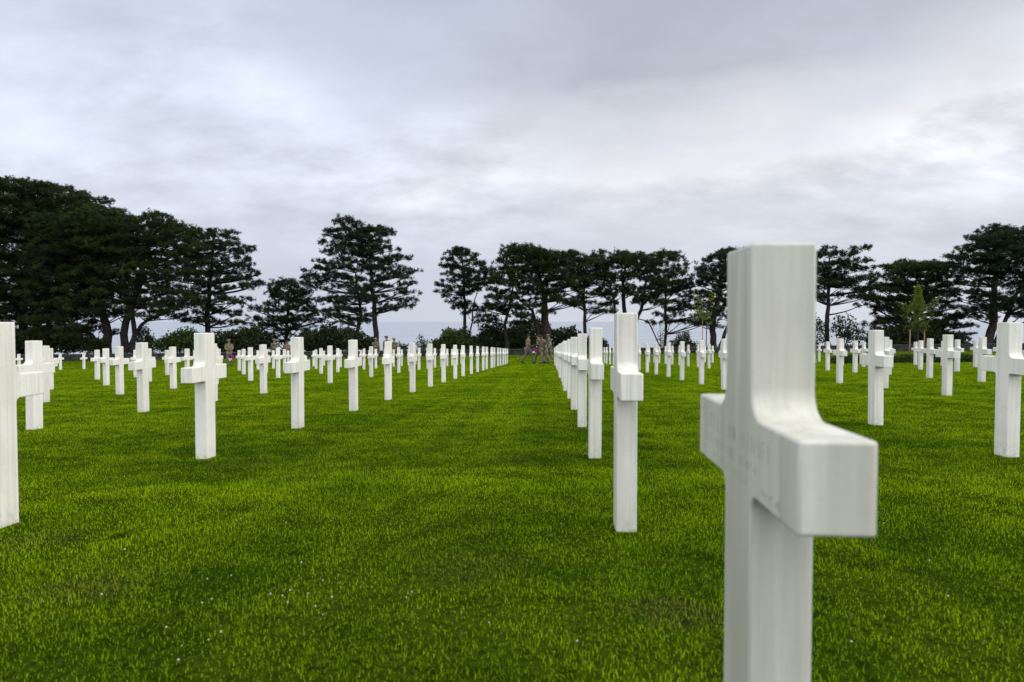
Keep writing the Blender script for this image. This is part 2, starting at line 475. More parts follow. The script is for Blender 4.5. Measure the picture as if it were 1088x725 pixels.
# ------------------------------------------------------------------ grass blades
def build_grass():
    bands = []
    d0 = 1.0
    while d0 < 78:
        d1 = d0 * 1.07; dm = (d0 + d1) / 2
        dens = 16000 * (2 / max(dm, 2)) ** 1.0 * min(1.15, .58 + .13 * (dm - 1.5)) if dm < 12 else 16000 * (2 / 12) ** 1.0 * (12 / dm) ** 2
        bands.append((d0, d1, dens * (1.35 if dm > 2.6 else 1.1), dm > 4.5))
        d0 = d1
    V, T, TI = [], [], []
    off = 0
    half = R(46)
    for d0, d1, dens, far in bands:
        n = int((d1 * d1 - d0 * d0) * half * dens)
        th = rng.uniform(-half, half, n); d = np.sqrt(rng.uniform(d0 * d0, d1 * d1, n))
        xc, yc = d * np.sin(th), d * np.cos(th)
        x, y = to_world(xc, yc); z = ground_z(x, y)
        # clumps: thin out where a coarse random field is low
        ph = np.sin(x * 9.1 + 1.3 * np.sin(y * 7.7)) * np.sin(y * 8.3 + 1.7 * np.sin(x * 6.1))
        keep = rng.uniform(-1.6, 1, n) < ph + .55
        x, y, z, d, ph = x[keep], y[keep], z[keep], d[keep], ph[keep]
        n = len(x)
        sc = np.maximum(1, np.minimum(d, 12) / 2.6) ** .4 * np.maximum(1, d / 12)
        L = rng.uniform(.007, .020, n) * (1 + .25 * ph) * (1 + .9 * np.clip((d - 2.5) / 14, 0, 1))
        tall = rng.uniform(0, 1, n) < .012
        L = np.where(tall, L * 1.5, L)
        w = rng.uniform(.0013, .0026, n) * sc
        a = rng.uniform(0, 2 * np.pi, n); lean = rng.uniform(.2, 1.5, n)
        ax, ay = np.cos(a), np.sin(a)
        sa = a + np.pi / 2 + rng.normal(0, .5, n)
        sx, sy = np.cos(sa), np.sin(sa)
        tip = np.stack([x + ax * L * np.sin(lean), y + ay * L * np.sin(lean), z + L * np.cos(lean)], -1)
        b0 = np.stack([x - sx * w / 2, y - sy * w / 2, z - .004], -1)
        b1 = np.stack([x + sx * w / 2, y + sy * w / 2, z - .004], -1)
        ti = np.clip(rng.beta(2, 2.4, n), 0, .94); far_ = np.clip((d - 2.5) / 9, 0, 1) * .6; ti = ti * (1 - far_) + .66 * far_; ti = np.where(rng.uniform(0, 1, n) < .025 * (1 - far_), .99, ti)
        if far:
            V.append(np.stack([b0, b1, tip], 1).reshape(-1, 3)); TI.append(np.repeat(ti, 3))
            q = off + np.arange(n) * 3
            T.append(np.stack([q, q + 1, q + 2], -1)); off += 3 * n
        else:
            ml = lean * .45
            mid = np.stack([x + ax * L * .55 * np.sin(ml), y + ay * L * .55 * np.sin(ml), z + L * .55 * np.cos(ml)], -1)
            side = np.stack([sx * w * .42, sy * w * .42, np.zeros(n)], -1)
            V.append(np.stack([b0, b1, mid - side, mid + side, tip], 1).reshape(-1, 3)); TI.append(np.repeat(ti, 5))
            q = off + np.arange(n) * 5
            T.append(np.concatenate([np.stack([q, q + 1, q + 3], -1), np.stack([q, q + 3, q + 2], -1), np.stack([q + 2, q + 3, q + 4], -1)])); off += 5 * n
    me = np_mesh('grass', np.concatenate(V), np.concatenate(T), np.concatenate(TI))
    o = link('grass', me, M['blade'])
    tag(o, 'short mown green grass blades covering the cemetery lawn', 'grass', kind='stuff')
build_grass()

# ------------------------------------------------------------------ crosses
HC, WC, TC, SW, AH, HEAD = .92, .497, .0868, .135, .108, .24
def cross_mesh():
    zt = HC; za = HC - HEAD; zb = za - AH; zg = -.12
    r1, r2 = .040, .022
    hw, s = WC / 2, SW / 2
    def arc(cx, cz, r, a0, a1, n=8):
        return [(cx + r * math.cos(R(a0 + (a1 - a0) * i / n)), cz + r * math.sin(R(a0 + (a1 - a0) * i / n))) for i in range(n + 1)]
    right = [(s, zg)] + arc(s + r2, zb - r2, r2, 180, 90) + [(hw, zb), (hw, za)] + arc(s + r1, za + r1, r1, 270, 180) + [(s, zt)]
    pts = right + [(-y, z) for y, z in reversed(right)]
    bm = bmesh.new()
    vs = [bm.verts.new((-TC / 2, y, z)) for y, z in pts]
    f = bm.faces.new(vs)
    ex = bmesh.ops.extrude_face_region(bm, geom=[f])
    bmesh.ops.translate(bm, verts=[v for v in ex['geom'] if isinstance(v, bmesh.types.BMVert)], vec=(TC, 0, 0))
    bmesh.ops.recalc_face_normals(bm, faces=bm.faces)
    ed = [e for e in bm.edges if len(e.link_faces) == 2 and e.calc_face_angle(0) > R(40)]
    bmesh.ops.bevel(bm, geom=ed, offset=.0045, segments=3, profile=.5, affect='EDGES', clamp_overlap=True)
    for f in bm.faces:
        n = f.normal
        f.smooth = max(abs(n.x), abs(n.y), abs(n.z)) < .9995
    me = bpy.data.meshes.new('grave_cross')
    bm.to_mesh(me); bm.free()
    return me
CROSS = cross_mesh(); CROSS.materials.append(M['marble'])

SPACING, ROWGAP = 1.925, 2.845
ORD = ['zeroth', 'first', 'second', 'third', 'fourth', 'fifth', 'sixth', 'seventh', 'eighth', 'ninth', 'tenth', 'eleventh', 'twelfth',
       'thirteenth', 'fourteenth', 'fifteenth', 'sixteenth', 'seventeenth', 'eighteenth', 'nineteenth', 'twentieth', 'twenty-first',
       'twenty-second', 'twenty-third', 'twenty-fourth', 'twenty-fifth']
ROWS = ['row just right of the grass aisle', 'row just left of the grass aisle']
def row_name(r):
    if r == 0: return "the row along the aisle's right edge"
    if r == -1: return "the row along the aisle's left edge"
    return 'the %s row %s of the grass aisle' % (ORD[r + 1] if r > 0 else ORD[-r], 'right' if r > 0 else 'left')
CG = 'white marble crosses in rows on the lawn'
n_cross = 0
def put_cross(x, y, label, lean=True):
    global n_cross
    o = bpy.data.objects.new('grave_cross', CROSS)
    COL.objects.link(o)
    o.location = (x, y, float(ground_z(x, y)))
    if lean:
        o.rotation_euler = (R(random.gauss(0, .25)), R(random.gauss(0, .25)), R(random.gauss(0, .8)))
    tag(o, label, 'grave marker', CG)
    n_cross += 1
    return o
special = {
    (0, 0): 'huge white marble cross with a worn carved inscription, closest to the camera',
    (0, 1): 'yellow streaked white cross directly beyond the huge inscribed one, seen end on',
    (-1, 0): 'white marble cross cut off by the left picture edge, its single arm showing',
}
for r in range(-5, 6):
    X = .325 + ROWGAP * r
    k = 0
    for i in range(22):
        Y = 1.018 + SPACING * i
        if r == 0 and i >= 1: Y -= .02
        xc, yc = to_cam(X, Y)
        px = 544 + F * xc / yc
        if px < -22 or px > 1108: continue
        if r >= 4 and 29 < Y < 36: continue
        k += 1
        lab = special.get((r, k - 1)) or 'white marble cross, %s from the front in %s' % (ORD[k], row_name(r))
        x, y = X + random.gauss(0, .012), Y + random.gauss(0, .015)
        if r == -1 and i == 1: x += .04
        if r == -1 and i >= 2: x -= .025
        if r == 0 and i < 2: x, y = X - (.005 if i == 0 else 0), Y
        o = put_cross(x, y, lab, not (r == 0 and i == 0))
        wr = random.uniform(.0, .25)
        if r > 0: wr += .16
        if r == 0: wr = .78 if i == 0 else .48 if i == 1 else wr + .1  # darker tone set by position: right rows more, nearest two crosses most
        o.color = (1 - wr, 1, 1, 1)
        if r == 0 and i == 0: NEAR = o
for px, D, lab in ((88.5, 40, 'lone far white cross standing before the dark wall beneath the big pine'),
                   (63.5, 38.5, 'far small white cross just left of the lone cross below the pines'),
                   (14.0, 41, 'tiny far cross between the two large crosses at the left edge, left of a pair'),
                   (19.5, 39, 'tiny far cross between the two large crosses at the left edge, right of a pair')):
    x, y = to_world((px - 544) / F * D, D)
    put_cross(x, y, lab)

# carved, worn lettering on the inscribed face (towards -X) of the near cross
def inscription():
    rr = random.Random(3)
    xf = -TC / 2 - .0003
    za = HC - HEAD
    G = [None]
    def stroke(y0, z0, y1, z1, w=.0016):
        d = Vector((0, y1 - y0, z1 - z0)); L = d.length
        if L < 1e-5: return
        d /= L; s = Vector((0, -d.z, d.y)) * w / 2
        a = Vector((xf, y0, z0)); b_ = Vector((xf, y1, z1)); th = Vector((.002, 0, 0))
        g = G[0]
        k = len(g.v)
        g.v += [a + s, a - s, b_ - s, b_ + s, a + s + th, a - s + th, b_ - s + th, b_ + s + th]
        for q in ((0, 1, 2, 3), (7, 6, 5, 4), (0, 4, 5, 1), (1, 5, 6, 2), (2, 6, 7, 3), (3, 7, 4, 0)):
            g.f.append(tuple(k + i for i in q))
    # stroke alphabet on a 1 x 1 cell; reading direction on this face is towards -Y
    GL = {'1': [(.5, 0, .5, 1)], '9': [(.9, 0, .9, 1), (.9, 1, .1, 1), (.1, 1, .1, .5), (.1, .5, .9, .5)],
          '4': [(.75, 0, .75, 1), (.75, 1, .05, .35), (.05, .35, 1, .35)],
          'I': [(.5, 0, .5, 1)], 'L': [(.1, 1, .1, 0), (.1, 0, .8, 0)], 'N': [(.1, 0, .1, 1), (.1, 1, .9, 0), (.9, 0, .9, 1)],
          'T': [(.5, 0, .5, 1), (0, 1, 1, 1)], 'E': [(.1, 0, .1, 1), (.1, 1, .8, 1), (.1, .5, .7, .5), (.1, 0, .8, 0)],
          'F': [(.1, 0, .1, 1), (.1, 1, .8, 1), (.1, .5, .7, .5)], 'H': [(.1, 0, .1, 1), (.9, 0, .9, 1), (.1, .5, .9, .5)],
          'M': [(.05, 0, .1, 1), (.1, 1, .5, .2), (.5, .2, .9, 1), (.9, 1, .95, 0)], 'V': [(0, 1, .5, 0), (.5, 0, 1, 1)]}
    def line(txt, z, h, y0, y1, loss, lab):
        G[0] = Geo()
        n = len(txt); cw = (y0 - y1) / n
        for i, c in enumerate(txt):
            for a in GL.get(c, []):
                if rr.random() < loss: continue      # worn away
                ys = y0 - cw * i
                f = lambda u: ys - u * cw * .62
                stroke(f(a[0]), z + a[1] * h, f(a[2]), z + a[3] * h, .0015)
        o = link('carved_line', G[0].mesh('carved_line'), M['carve'], NEAR)
        o['label'] = lab
    line('FELI NM HTNNFL', za - .048, .024, .165, -.165, .14, 'worn top line of carved letters across the arms')
    line('TIT NTH INE NFNTH', za - .074, .013, .20, -.10, .18, 'worn middle line of smaller carved letters')
    line('MLNV NLI 1944', za - .098, .013, .15, -.20, .14, 'worn bottom line of carved letters ending in a year')
inscription()

# ------------------------------------------------------------------ foliage
def tufts(C, size, nb, tint, wfrac=.16, up=.35):
    """radiating needle bunches at centres C (n,3)"""
    n = len(C)
    d = rng.normal(0, 1, (n, nb, 3)); d[..., 2] = d[..., 2] * .8 + up
    d /= np.linalg.norm(d, axis=-1, keepdims=True)
    L = size * rng.uniform(.55, 1.15, (n, nb, 1)) * rng.uniform(.8, 1.2, (n, 1, 1))
    s = np.cross(d, rng.normal(0, 1, (n, nb, 3))); s /= np.linalg.norm(s, axis=-1, keepdims=True)
    c = C[:, None, :]
    b0 = c + d * L * .05 - s * L * wfrac * .5; b1 = c + d * L * .05 + s * L * wfrac * .5; tip = c + d * L
    v = np.stack([b0, b1, tip], 2).reshape(-1, 3)
    t = np.arange(len(v)).reshape(-1, 3)
    return v, t, np.repeat(np.clip(tint, 0, 1), nb * 3)

def leaves(C, size, tint):
    """one small leaf quad per centre"""
    n = len(C)
    a = rng.normal(0, 1, (n, 3)); a /= np.linalg.norm(a, axis=1, keepdims=True)
    b = np.cross(a, rng.normal(0, 1, (n, 3))); b /= np.linalg.norm(b, axis=1, keepdims=True)
    s = size * rng.uniform(.6, 1.3, (n, 1))
    v = np.stack([C - a * s, C + b * s * .5, C + a * s, C - b * s * .5], 1).reshape(-1, 3)
    t = np.arange(len(v)).reshape(-1, 4)
    return v, t, np.repeat(np.clip(tint, 0, 1), 4)

def inside(poly, x, y):
    c = False; j = len(poly) - 1
    for i in range(len(poly)):
        xi, yi = poly[i]; xj, yj = poly[j]
        if (yi > y) != (yj > y) and x < (xj - xi) * (y - yi) / (yj - yi) + xi: c = not c
        j = i
    return c

def pine(label, D, outline, trunks, mat='pine', gap=11.0, pad=1.15, per=9.0, flat=.27, size=.32, holes=.28, name='pine_tree', bare=()):
    """a pine: outline of its crown and trunk lines are heights and widths at its own distance D"""
    sc = D / F
    rnd = random.Random(label)
    bx, by = trunks[0][0][0], trunks[0][0][1]
    base = at(bx, by, D); base.z = float(ground_z(base.x, base.y))
    root = empty(name, base)
    tag(root, label, 'tree', 'pines standing beyond the low wall')
    fwd = Vector((-syw, cyw, 0)); rgt = Vector((cyw, syw, 0))
    xs = [p[0] for p in outline]; ys = [p[1] for p in outline]
    x0, x1, y0, y1 = min(xs), max(xs), min(ys), max(ys)
    cxm = (x0 + x1) / 2; hw = (x1 - x0) / 2
    pads = []
    tries = 0
    pa, pb, pc, pd = [rnd.uniform(0, 6.3) for _ in range(4)]
    while tries < 6000:
        tries += 1
        x, y = rnd.uniform(x0, x1), rnd.uniform(y0, y1)
        low = (y - y0) / (y1 - y0)
        if not inside(outline, cxm + (x - cxm) * 1.06 + rnd.gauss(0, 2), y - 8 * (1 - low) + rnd.gauss(0, 2)): continue
        if any(abs(x - bx_) < bw and abs(y - by_) < bh for bx_, by_, bw, bh in bare): continue
        if math.sin(x / 8.5 + pa + math.sin(y / 13 + pb)) * math.sin(y / 5.5 + pc + math.sin(x / 17 + pd)) > holes + .75 * (1 - low) - .12: continue
        dep = rnd.uniform(-1, 1) * hw * .42 * math.sqrt(max(0.05, 1 - ((x - cxm) / (hw * 1.05)) ** 2)) * sc
        g = gap * (.80 + .30 * low)
        if any((x - q[0]) ** 2 + ((y - q[1]) * 1.3) ** 2 + ((dep - q[2]) / sc * .42) ** 2 < g * g for q in pads): continue
        pads.append((x, y, dep))
    # stray boughs reaching out of the crown
    for q in range(int(5 + hw / 9)):
        x, y, dep = rnd.choice(pads)
        sgn = 1 if x > cxm else -1
        low = (y - y0) / (y1 - y0)
        if not inside(outline, x + sgn * 13, y) or low < .22:
            pads.append((x + sgn * rnd.uniform(4, 9), y - (rnd.uniform(2, 6) if low < .3 else rnd.uniform(-3, 2)), dep))
    C, TI = [], []
    geo = Geo()
    tl = []
    for tr in trunks:
        pts = []
        for k, (x, y, r) in enumerate(tr):
            p = at(x, y, D)
            if k == 0:
                p.z = float(ground_z(p.x, p.y)) - .3
            pts.append(p)
        # smooth polyline with slight wobble
        fine, rad = [], []
        for k in range(len(pts) - 1):
            for s in range(4):
                t = s / 4
                q = pts[k].lerp(pts[k + 1], t) + fwd * rnd.uniform(-.12, .12) + rgt * rnd.uniform(-.1, .1)
                fine.append(q); rad.append(tr[k][2] * (1 - t) + tr[k + 1][2] * t)
        fine.append(pts[-1]); rad.append(tr[-1][2])
        rad[0] *= 1.35
        geo.tube([p - base for p in fine], rad, 9)
        tl += list(zip(fine, rad))
    for x, y, dep in pads:
        c = at(x, y, D) + fwd * dep
        edge = min(1, abs(x - cxm) / max(hw, 1))
        r = pad * rnd.uniform(.7, 1.35) * (1.05 - .25 * edge)
        m = max(4, int(per * r * r * rnd.uniform(.8, 1.25)))
        rho = np.sqrt(rng.uniform(0, 1, m)); an = rng.uniform(0, 2 * np.pi, m)
        lobe = 1 + .30 * np.sin(an * rnd.randint(3, 5) + rnd.uniform(0, 6))
        px_ = rho * np.cos(an) * r * lobe; py_ = rho * np.sin(an) * r * lobe
        pz_ = r * flat * (np.sqrt(np.maximum(0, 1 - rho ** 2)) * rng.uniform(.1, 1.35, m) + rng.normal(0, .16, m))
        pl_c = np.stack([px_, py_, pz_], -1)
        nt_ = 9
        tz = rng.normal(0, 1, (m, nt_, 3)) * np.array([.13, .13, .11])
        pts = (pl_c[:, None, :] + tz).reshape(-1, 3)
        C.append(pts + np.array(c - base))
        pt = np.clip(rnd.gauss(.42, .16) + rng.normal(0, .17, m), 0, 1)
        TI.append(np.clip(np.repeat(pt, nt_) + rng.normal(0, .08, m * nt_), 0, 1))
        # limb from the trunk to this pad
        best = min(tl, key=lambda q: (q[0] - c).length + max(0, q[0].z - c.z + .4) * 2.5)
        a, ra = best
        mid = a.lerp(c, .55) + Vector((rnd.uniform(-.3, .3), rnd.uniform(-.3, .3), -.12 * (a - c).length * rnd.uniform(-.2, 1)))
        rr_ = min(ra * .55, .05 + .014 * (a - c).length)
        pl = []
        for s in range(6):
            t = s / 5
            pl.append(((1 - t) ** 2 * a + 2 * t * (1 - t) * mid + t * t * c) - base)
        geo.tube(pl, [rr_ * (1 - .7 * s / 5) for s in range(6)], 5, False)
        for q in range(3):
            e = c + Vector((rnd.uniform(-1, 1), rnd.uniform(-1, 1), rnd.uniform(-.1, .5))) * r * .8
            geo.tube([pl[4], e - base], [rr_ * .35, .012], 4, False)
    link('trunk', geo.mesh('trunk', True), M['bark'], root)
    v, t, ti = tufts(np.concatenate(C), size, 10, np.concatenate(TI), .17, .45)
    link('crown', np_mesh('crown', v, t, ti), M[mat], root)
    return root

PINES = [
 dict(label='broad dark pine at the picture edge, tallest of the left clump', D=88,
      outline=[(-70,215),(-40,198),(0,190),(45,192),(70,198),(95,204),(117,204),(126,214),(112,228),(140,245),(130,290),(100,330),(80,358),(40,364),(0,366),(-70,364)],
      flat=.36, trunks=[[(22,375,.5),(26,320,.42),(34,260,.25),(30,205,.08)], [(45,375,.4),(20,330,.33),(-15,280,.2)]], gap=9.5),
 dict(label='wide spreading pine with several thick trunks in the left clump', D=84,
      outline=[(35,240),(80,228),(130,222),(172,228),(197,233),(216,258),(208,290),(218,316),(192,334),(165,338),(150,318),(132,330),(110,340),(92,356),(66,362),(40,350),(28,280)],
      flat=.36, trunks=[[(116,378,.55),(113,345,.48),(98,300,.3),(88,245,.1)], [(132,378,.5),(133,345,.42),(150,300,.28),(160,240,.1)], [(128,372,.3),(150,345,.22),(176,330,.14),(205,322,.06)], [(116,372,.32),(98,356,.26),(74,342,.18),(50,325,.07)], [(140,376,.34),(143,345,.28),(128,300,.2),(120,250,.07)]], gap=10, bare=[(137,282,8,5),(62,247,5,4)]),
 dict(label='rounded pine at the right end of the left clump, trailing branches', D=90, mat='pine_blue',
      outline=[(185,248),(210,240),(235,243),(258,260),(266,276),(280,296),(268,305),(252,308),(262,330),(250,350),(232,342),(212,350),(192,338),(182,300)],
      trunks=[[(222,378,.4),(220,335,.33),(224,290,.2),(228,250,.06)]], gap=10.5),
 dict(label='short bushy dark pine between the left clump and the tall pine', D=86, mat='pine_blue',
      outline=[(308,293),(318,297),(325,312),(338,328),(345,350),(334,370),(272,370),(264,345),(278,322),(294,308)],
      trunks=[[(303,378,.25),(305,340,.2),(308,298,.05)]], gap=8.5, flat=.42, pad=1.0),
 dict(label='tall solitary pine with stepped layered crown beside the open sea view', D=85, mat='pine_blue',
      outline=[(366,236),(395,234),(408,244),(413,256),(428,260),(424,272),(442,283),(443,305),(432,325),(412,328),(398,322),(376,345),(350,338),(338,325),(346,308),(320,297),(322,284),(345,276),(343,258),(352,245)],
      trunks=[[(401,380,.36),(399,345,.32),(395,300,.22),(390,245,.06)], [(372,378,.28),(384,335,.2),(378,290,.08)]], gap=10.5, bare=[(412,315,9,9)]),
 dict(label='slender pine with narrow crown and long bare trunk right of the sea view', D=86, mat='pine_blue',
      outline=[(480,264),(488,262),(502,270),(520,280),(528,288),(515,296),(508,310),(506,328),(496,334),(482,328),(474,310),(466,300),(472,280)],
      trunks=[[(494,380,.24),(494,345,.21),(494,305,.15),(490,268,.05)], [(496,345,.12),(503,328,.09),(507,308,.04)]], gap=8.5, pad=.95, size=.34),
 dict(label='broad flat topped pine with thick trunk right behind the aisle end', D=82,
      outline=[(552,258),(580,264),(610,262),(624,275),(630,300),(620,310),(604,318),(588,332),(562,325),(548,345),(522,342),(503,348),(510,326),(526,310),(519,300),(534,286),(541,268)],
      trunks=[[(580,380,.62),(580,350,.52),(577,312,.3),(570,268,.08)], [(539,378,.25),(537,345,.2),(545,305,.1)], [(579,352,.25),(566,330,.18),(548,315,.08)]], gap=10),
 dict(label='straight thin trunked pine rising behind the crosses bordering the aisle', D=84,
      outline=[(602,270),(640,270),(655,300),(652,325),(640,335),(625,322),(606,330),(594,305)],
      trunks=[[(622,382,.24),(621,330,.2),(620,280,.08)]], gap=10.5, holes=.1),
 dict(label='wide umbrella shaped pine with forked curving trunks behind the second cross', D=85,
      outline=[(638,272),(665,265),(700,267),(725,266),(736,276),(728,290),(735,300),(716,308),(712,322),(700,330),(682,320),(660,328),(642,318),(622,305),(628,290)],
      trunks=[[(663,380,.3),(664,335,.27),(661,300,.2),(668,272,.06)], [(670,378,.3),(675,345,.25),(682,325,.2),(688,290,.08)], [(657,378,.25),(656,340,.2),(648,300,.08)]], gap=10, flat=.34, holes=.12),
 dict(label='sparse low pine with straight pole trunk and drooping branches', D=88,
      outline=[(700,290),(720,292),(742,302),(760,322),(750,340),(735,347),(715,340),(692,350),(686,338),(700,322)],
      trunks=[[(707,376,.2),(707,330,.17),(706,292,.06)], [(707,345,.08),(690,342,.08),(678,339,.06)]], gap=11, pad=.95, flat=.32, holes=.15),
 dict(label='dense pine half hidden behind the huge inscribed cross', D=83, mat='pine_blue',
      outline=[(752,270),(775,262),(800,260),(815,290),(812,330),(795,350),(775,342),(752,350),(735,350),(742,330),(730,312),(745,296),(738,280)],
      trunks=[[(759,380,.42),(757,350,.36),(763,310,.24),(772,270,.06)], [(760,356,.24),(775,345,.2),(786,325,.1)]], gap=10),
 dict(label='airy layered pine just right of the huge inscribed cross', D=84, mat='pine_blue',
      outline=[(862,268),(885,262),(899,272),(912,280),(910,290),(930,293),(936,300),(916,308),(920,322),(905,326),(882,316),(860,318),(846,300)],
      trunks=[[(878,380,.3),(879,335,.25),(880,295,.16),(882,268,.05)]], gap=10.5, flat=.34, pad=1.15),
 dict(label='bulky dark pine with foliage almost to the ground behind the young conifer', D=86,
      outline=[(953,276),(985,275),(1004,280),(1012,300),(1010,320),(1030,345),(1026,362),(990,370),(940,370),(918,356),(924,332),(934,318),(916,310),(938,298),(945,290)],
      trunks=[[(958,380,.35),(968,345,.3),(984,310,.2),(988,280,.06)]], gap=9.5),
 dict(label='big pine with leaning thick trunk at the right picture edge', D=80,
      outline=[(1040,243),(1060,241),(1085,240),(1112,246),(1135,266),(1135,320),(1112,335),(1082,328),(1058,332),(1035,340),(1016,332),(1011,310),(1020,290),(1010,272),(1028,258)],
      trunks=[[(1047,380,.5),(1055,345,.45),(1056,305,.3),(1062,255,.08)], [(1053,352,.26),(1078,320,.2),(1095,280,.08)]], gap=10, mat='pine_blue'),
]
for p in PINES: pine(**p)

def shrub(label, D, lobes, mat='shrub', n=1500, size=.18, name='shrub', group='shrubs growing behind the low wall'):
    """lobes: (px, py, rx_px, ry_px) of rounded masses that together make the bush"""
    sc = D / F
    b = at(lobes[0][0], lobes[0][1], D); b.z = float(ground_z(b.x, b.y))
    root = empty(name, b); tag(root, label, 'bush', group)
    rnd = random.Random(label)
    C, TI = [], []
    g = Geo()
    for px, py, rx, ry in lobes:
        c = at(px, py, D)
        m = int(n * (rx * ry) / 150) + 80
        u = rng.normal(0, 1, (m, 3)); u /= np.linalg.norm(u, axis=1, keepdims=True)
        u *= (rng.uniform(.1, 1, (m, 1)) ** .4)
        ang = np.arctan2(u[:, 2], u[:, 0]); k = 1 + .18 * np.sin(ang * 5 + rnd.uniform(0, 6)) + .12 * np.sin(ang * 11 + rnd.uniform(0, 6))
        pts = u * np.array([rx * sc, min(rx, ry * 1.3) * sc, ry * sc]) * k[:, None]
        C.append(pts + np.array(c - b) + rng.normal(0, .12, (m, 3)))
        bl = np.sin(pts[:, 0] * 2.1 + rnd.uniform(0, 6)) * np.sin(pts[:, 2] * 2.6 + rnd.uniform(0, 6))
        TI.append(np.clip(.42 + .25 * bl + rng.normal(0, .18, m), 0, 1))
        for q in range(5):
            e = c - b + Vector((rnd.uniform(-.7, .7) * rx * sc, rnd.uniform(-.5, .5) * rx * sc, rnd.uniform(0, .8) * ry * sc))
            g.tube([Vector((e.x * .4, e.y * .4, -.2 + 0)), e.lerp(Vector((e.x * .5, e.y * .5, 0)), .5) + Vector((0, 0, .2)), e], [.05, .035, .012], 5, False)
    v, t, ti = leaves(np.concatenate(C), size, np.concatenate(TI))
    link('stem', g.mesh('stem', True), M['bark'], root)
    link('foliage', np_mesh('foliage', v, t, ti), M[mat], root)
    return root

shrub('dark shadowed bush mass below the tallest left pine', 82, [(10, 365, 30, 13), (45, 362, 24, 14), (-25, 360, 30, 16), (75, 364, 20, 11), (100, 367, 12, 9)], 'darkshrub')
shrub('lighter green bush in the gap right of the thick pine trunks', 83, [(196, 362, 16, 13), (180, 366, 14, 9), (210, 364, 12, 11)], 'shrub')
shrub('small green bush directly beside the thick pine trunks', 86, [(152, 360, 9, 14), (160, 367, 8, 8)], 'shrub', size=.14)
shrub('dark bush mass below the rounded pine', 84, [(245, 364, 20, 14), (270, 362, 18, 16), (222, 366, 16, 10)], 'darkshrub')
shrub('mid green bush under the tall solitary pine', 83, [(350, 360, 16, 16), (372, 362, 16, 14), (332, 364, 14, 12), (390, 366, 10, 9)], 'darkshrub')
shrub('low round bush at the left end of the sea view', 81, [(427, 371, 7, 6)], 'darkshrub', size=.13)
shrub('small feathery green bush standing alone before the sea', 82, [(447, 366, 6, 9), (453, 370, 8, 6)], 'shrub', n=600, size=.13)
shrub('rounded bright green bush before the sea around the slender pine', 83, [(487, 362, 18, 13), (470, 367, 14, 8), (500, 366, 14, 9), (478, 358, 9, 8)], 'shrub')
shrub('loose pale green bush between the slender pine and the flat topped pine', 88, [(513, 364, 10, 10), (520, 369, 10, 6)], 'shrub', n=420)
shrub('bright green bush below the flat topped pine', 90, [(566, 352, 18, 15), (590, 360, 14, 12), (548, 360, 16, 14)], 'shrub')
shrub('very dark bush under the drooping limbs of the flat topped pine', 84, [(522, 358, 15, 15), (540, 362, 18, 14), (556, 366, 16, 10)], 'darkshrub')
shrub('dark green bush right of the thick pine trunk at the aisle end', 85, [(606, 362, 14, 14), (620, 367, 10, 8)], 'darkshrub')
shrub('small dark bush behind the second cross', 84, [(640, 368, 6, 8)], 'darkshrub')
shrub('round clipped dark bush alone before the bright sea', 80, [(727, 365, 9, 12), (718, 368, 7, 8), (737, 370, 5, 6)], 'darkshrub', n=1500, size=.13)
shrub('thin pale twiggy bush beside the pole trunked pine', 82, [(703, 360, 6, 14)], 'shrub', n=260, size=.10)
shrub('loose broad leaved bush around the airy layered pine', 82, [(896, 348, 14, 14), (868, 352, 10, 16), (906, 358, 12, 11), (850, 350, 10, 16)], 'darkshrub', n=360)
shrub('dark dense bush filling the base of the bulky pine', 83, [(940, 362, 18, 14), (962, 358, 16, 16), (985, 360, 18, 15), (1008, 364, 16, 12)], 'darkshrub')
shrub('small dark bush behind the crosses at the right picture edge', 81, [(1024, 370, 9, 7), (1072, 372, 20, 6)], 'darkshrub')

# low dark wall with coping at the far end of the lawn, and a clipped hedge bed on the right
def far_wall():
    x, y = to_world(0, 76)
    root = empty('boundary_wall', (x, y, float(ground_z(x, y))), YAW)
    tag(root, 'low dark stone wall with pale coping across the far end of the lawn', 'wall')
    g, c = Geo(), Geo()
    xs = np.linspace(-95, 95, 96)
    for a, b in zip(xs[:-1], xs[1:]):
        m = (a + b) / 2
        wx, wy = to_world(m, 76)
        z = float(ground_z(wx, wy)) - root.location.z
        g.box((m, 0, z + .16), (b - a - .004, .38, 1.0))
        c.box((m, 0, z + .70), (b - a - .03, .48, .075))
    link('masonry', g.mesh('masonry'), M['stone'], root)
    link('coping', c.mesh('coping'), M['coping'], root)
far_wall()

def low_hedge(label, px0, px1, D, h=.36):
    xa, ya = (px0 - 544) / F * D, D
    xb = (px1 - 544) / F * D
    mx, my = to_world((xa + xb) / 2, D)
    b = Vector((mx, my, float(ground_z(mx, my))))
    n = int(abs(xb - xa) * 1500)
    X = rng.uniform(xa, xb, n); Yd = rng.uniform(-.32, .32, n) + D
    Zh = rng.uniform(.02, h, n) * (1 + .12 * np.sin(X * 5))
    wx, wy = to_world(X, Yd)
    C = np.stack([wx, wy, ground_z(wx, wy) + Zh], -1) - np.array(b)
    v, t, ti = leaves(C, .045, np.clip(rng.normal(.45, .2, n), 0, 1))
    o = link('hedge', np_mesh('hedge', v, t, ti), M['shrub']); o.location = b
    tag(o, label, 'hedge')
low_hedge('low clipped green hedge behind the crosses around the young staked conifer', 884, 1036, 31)

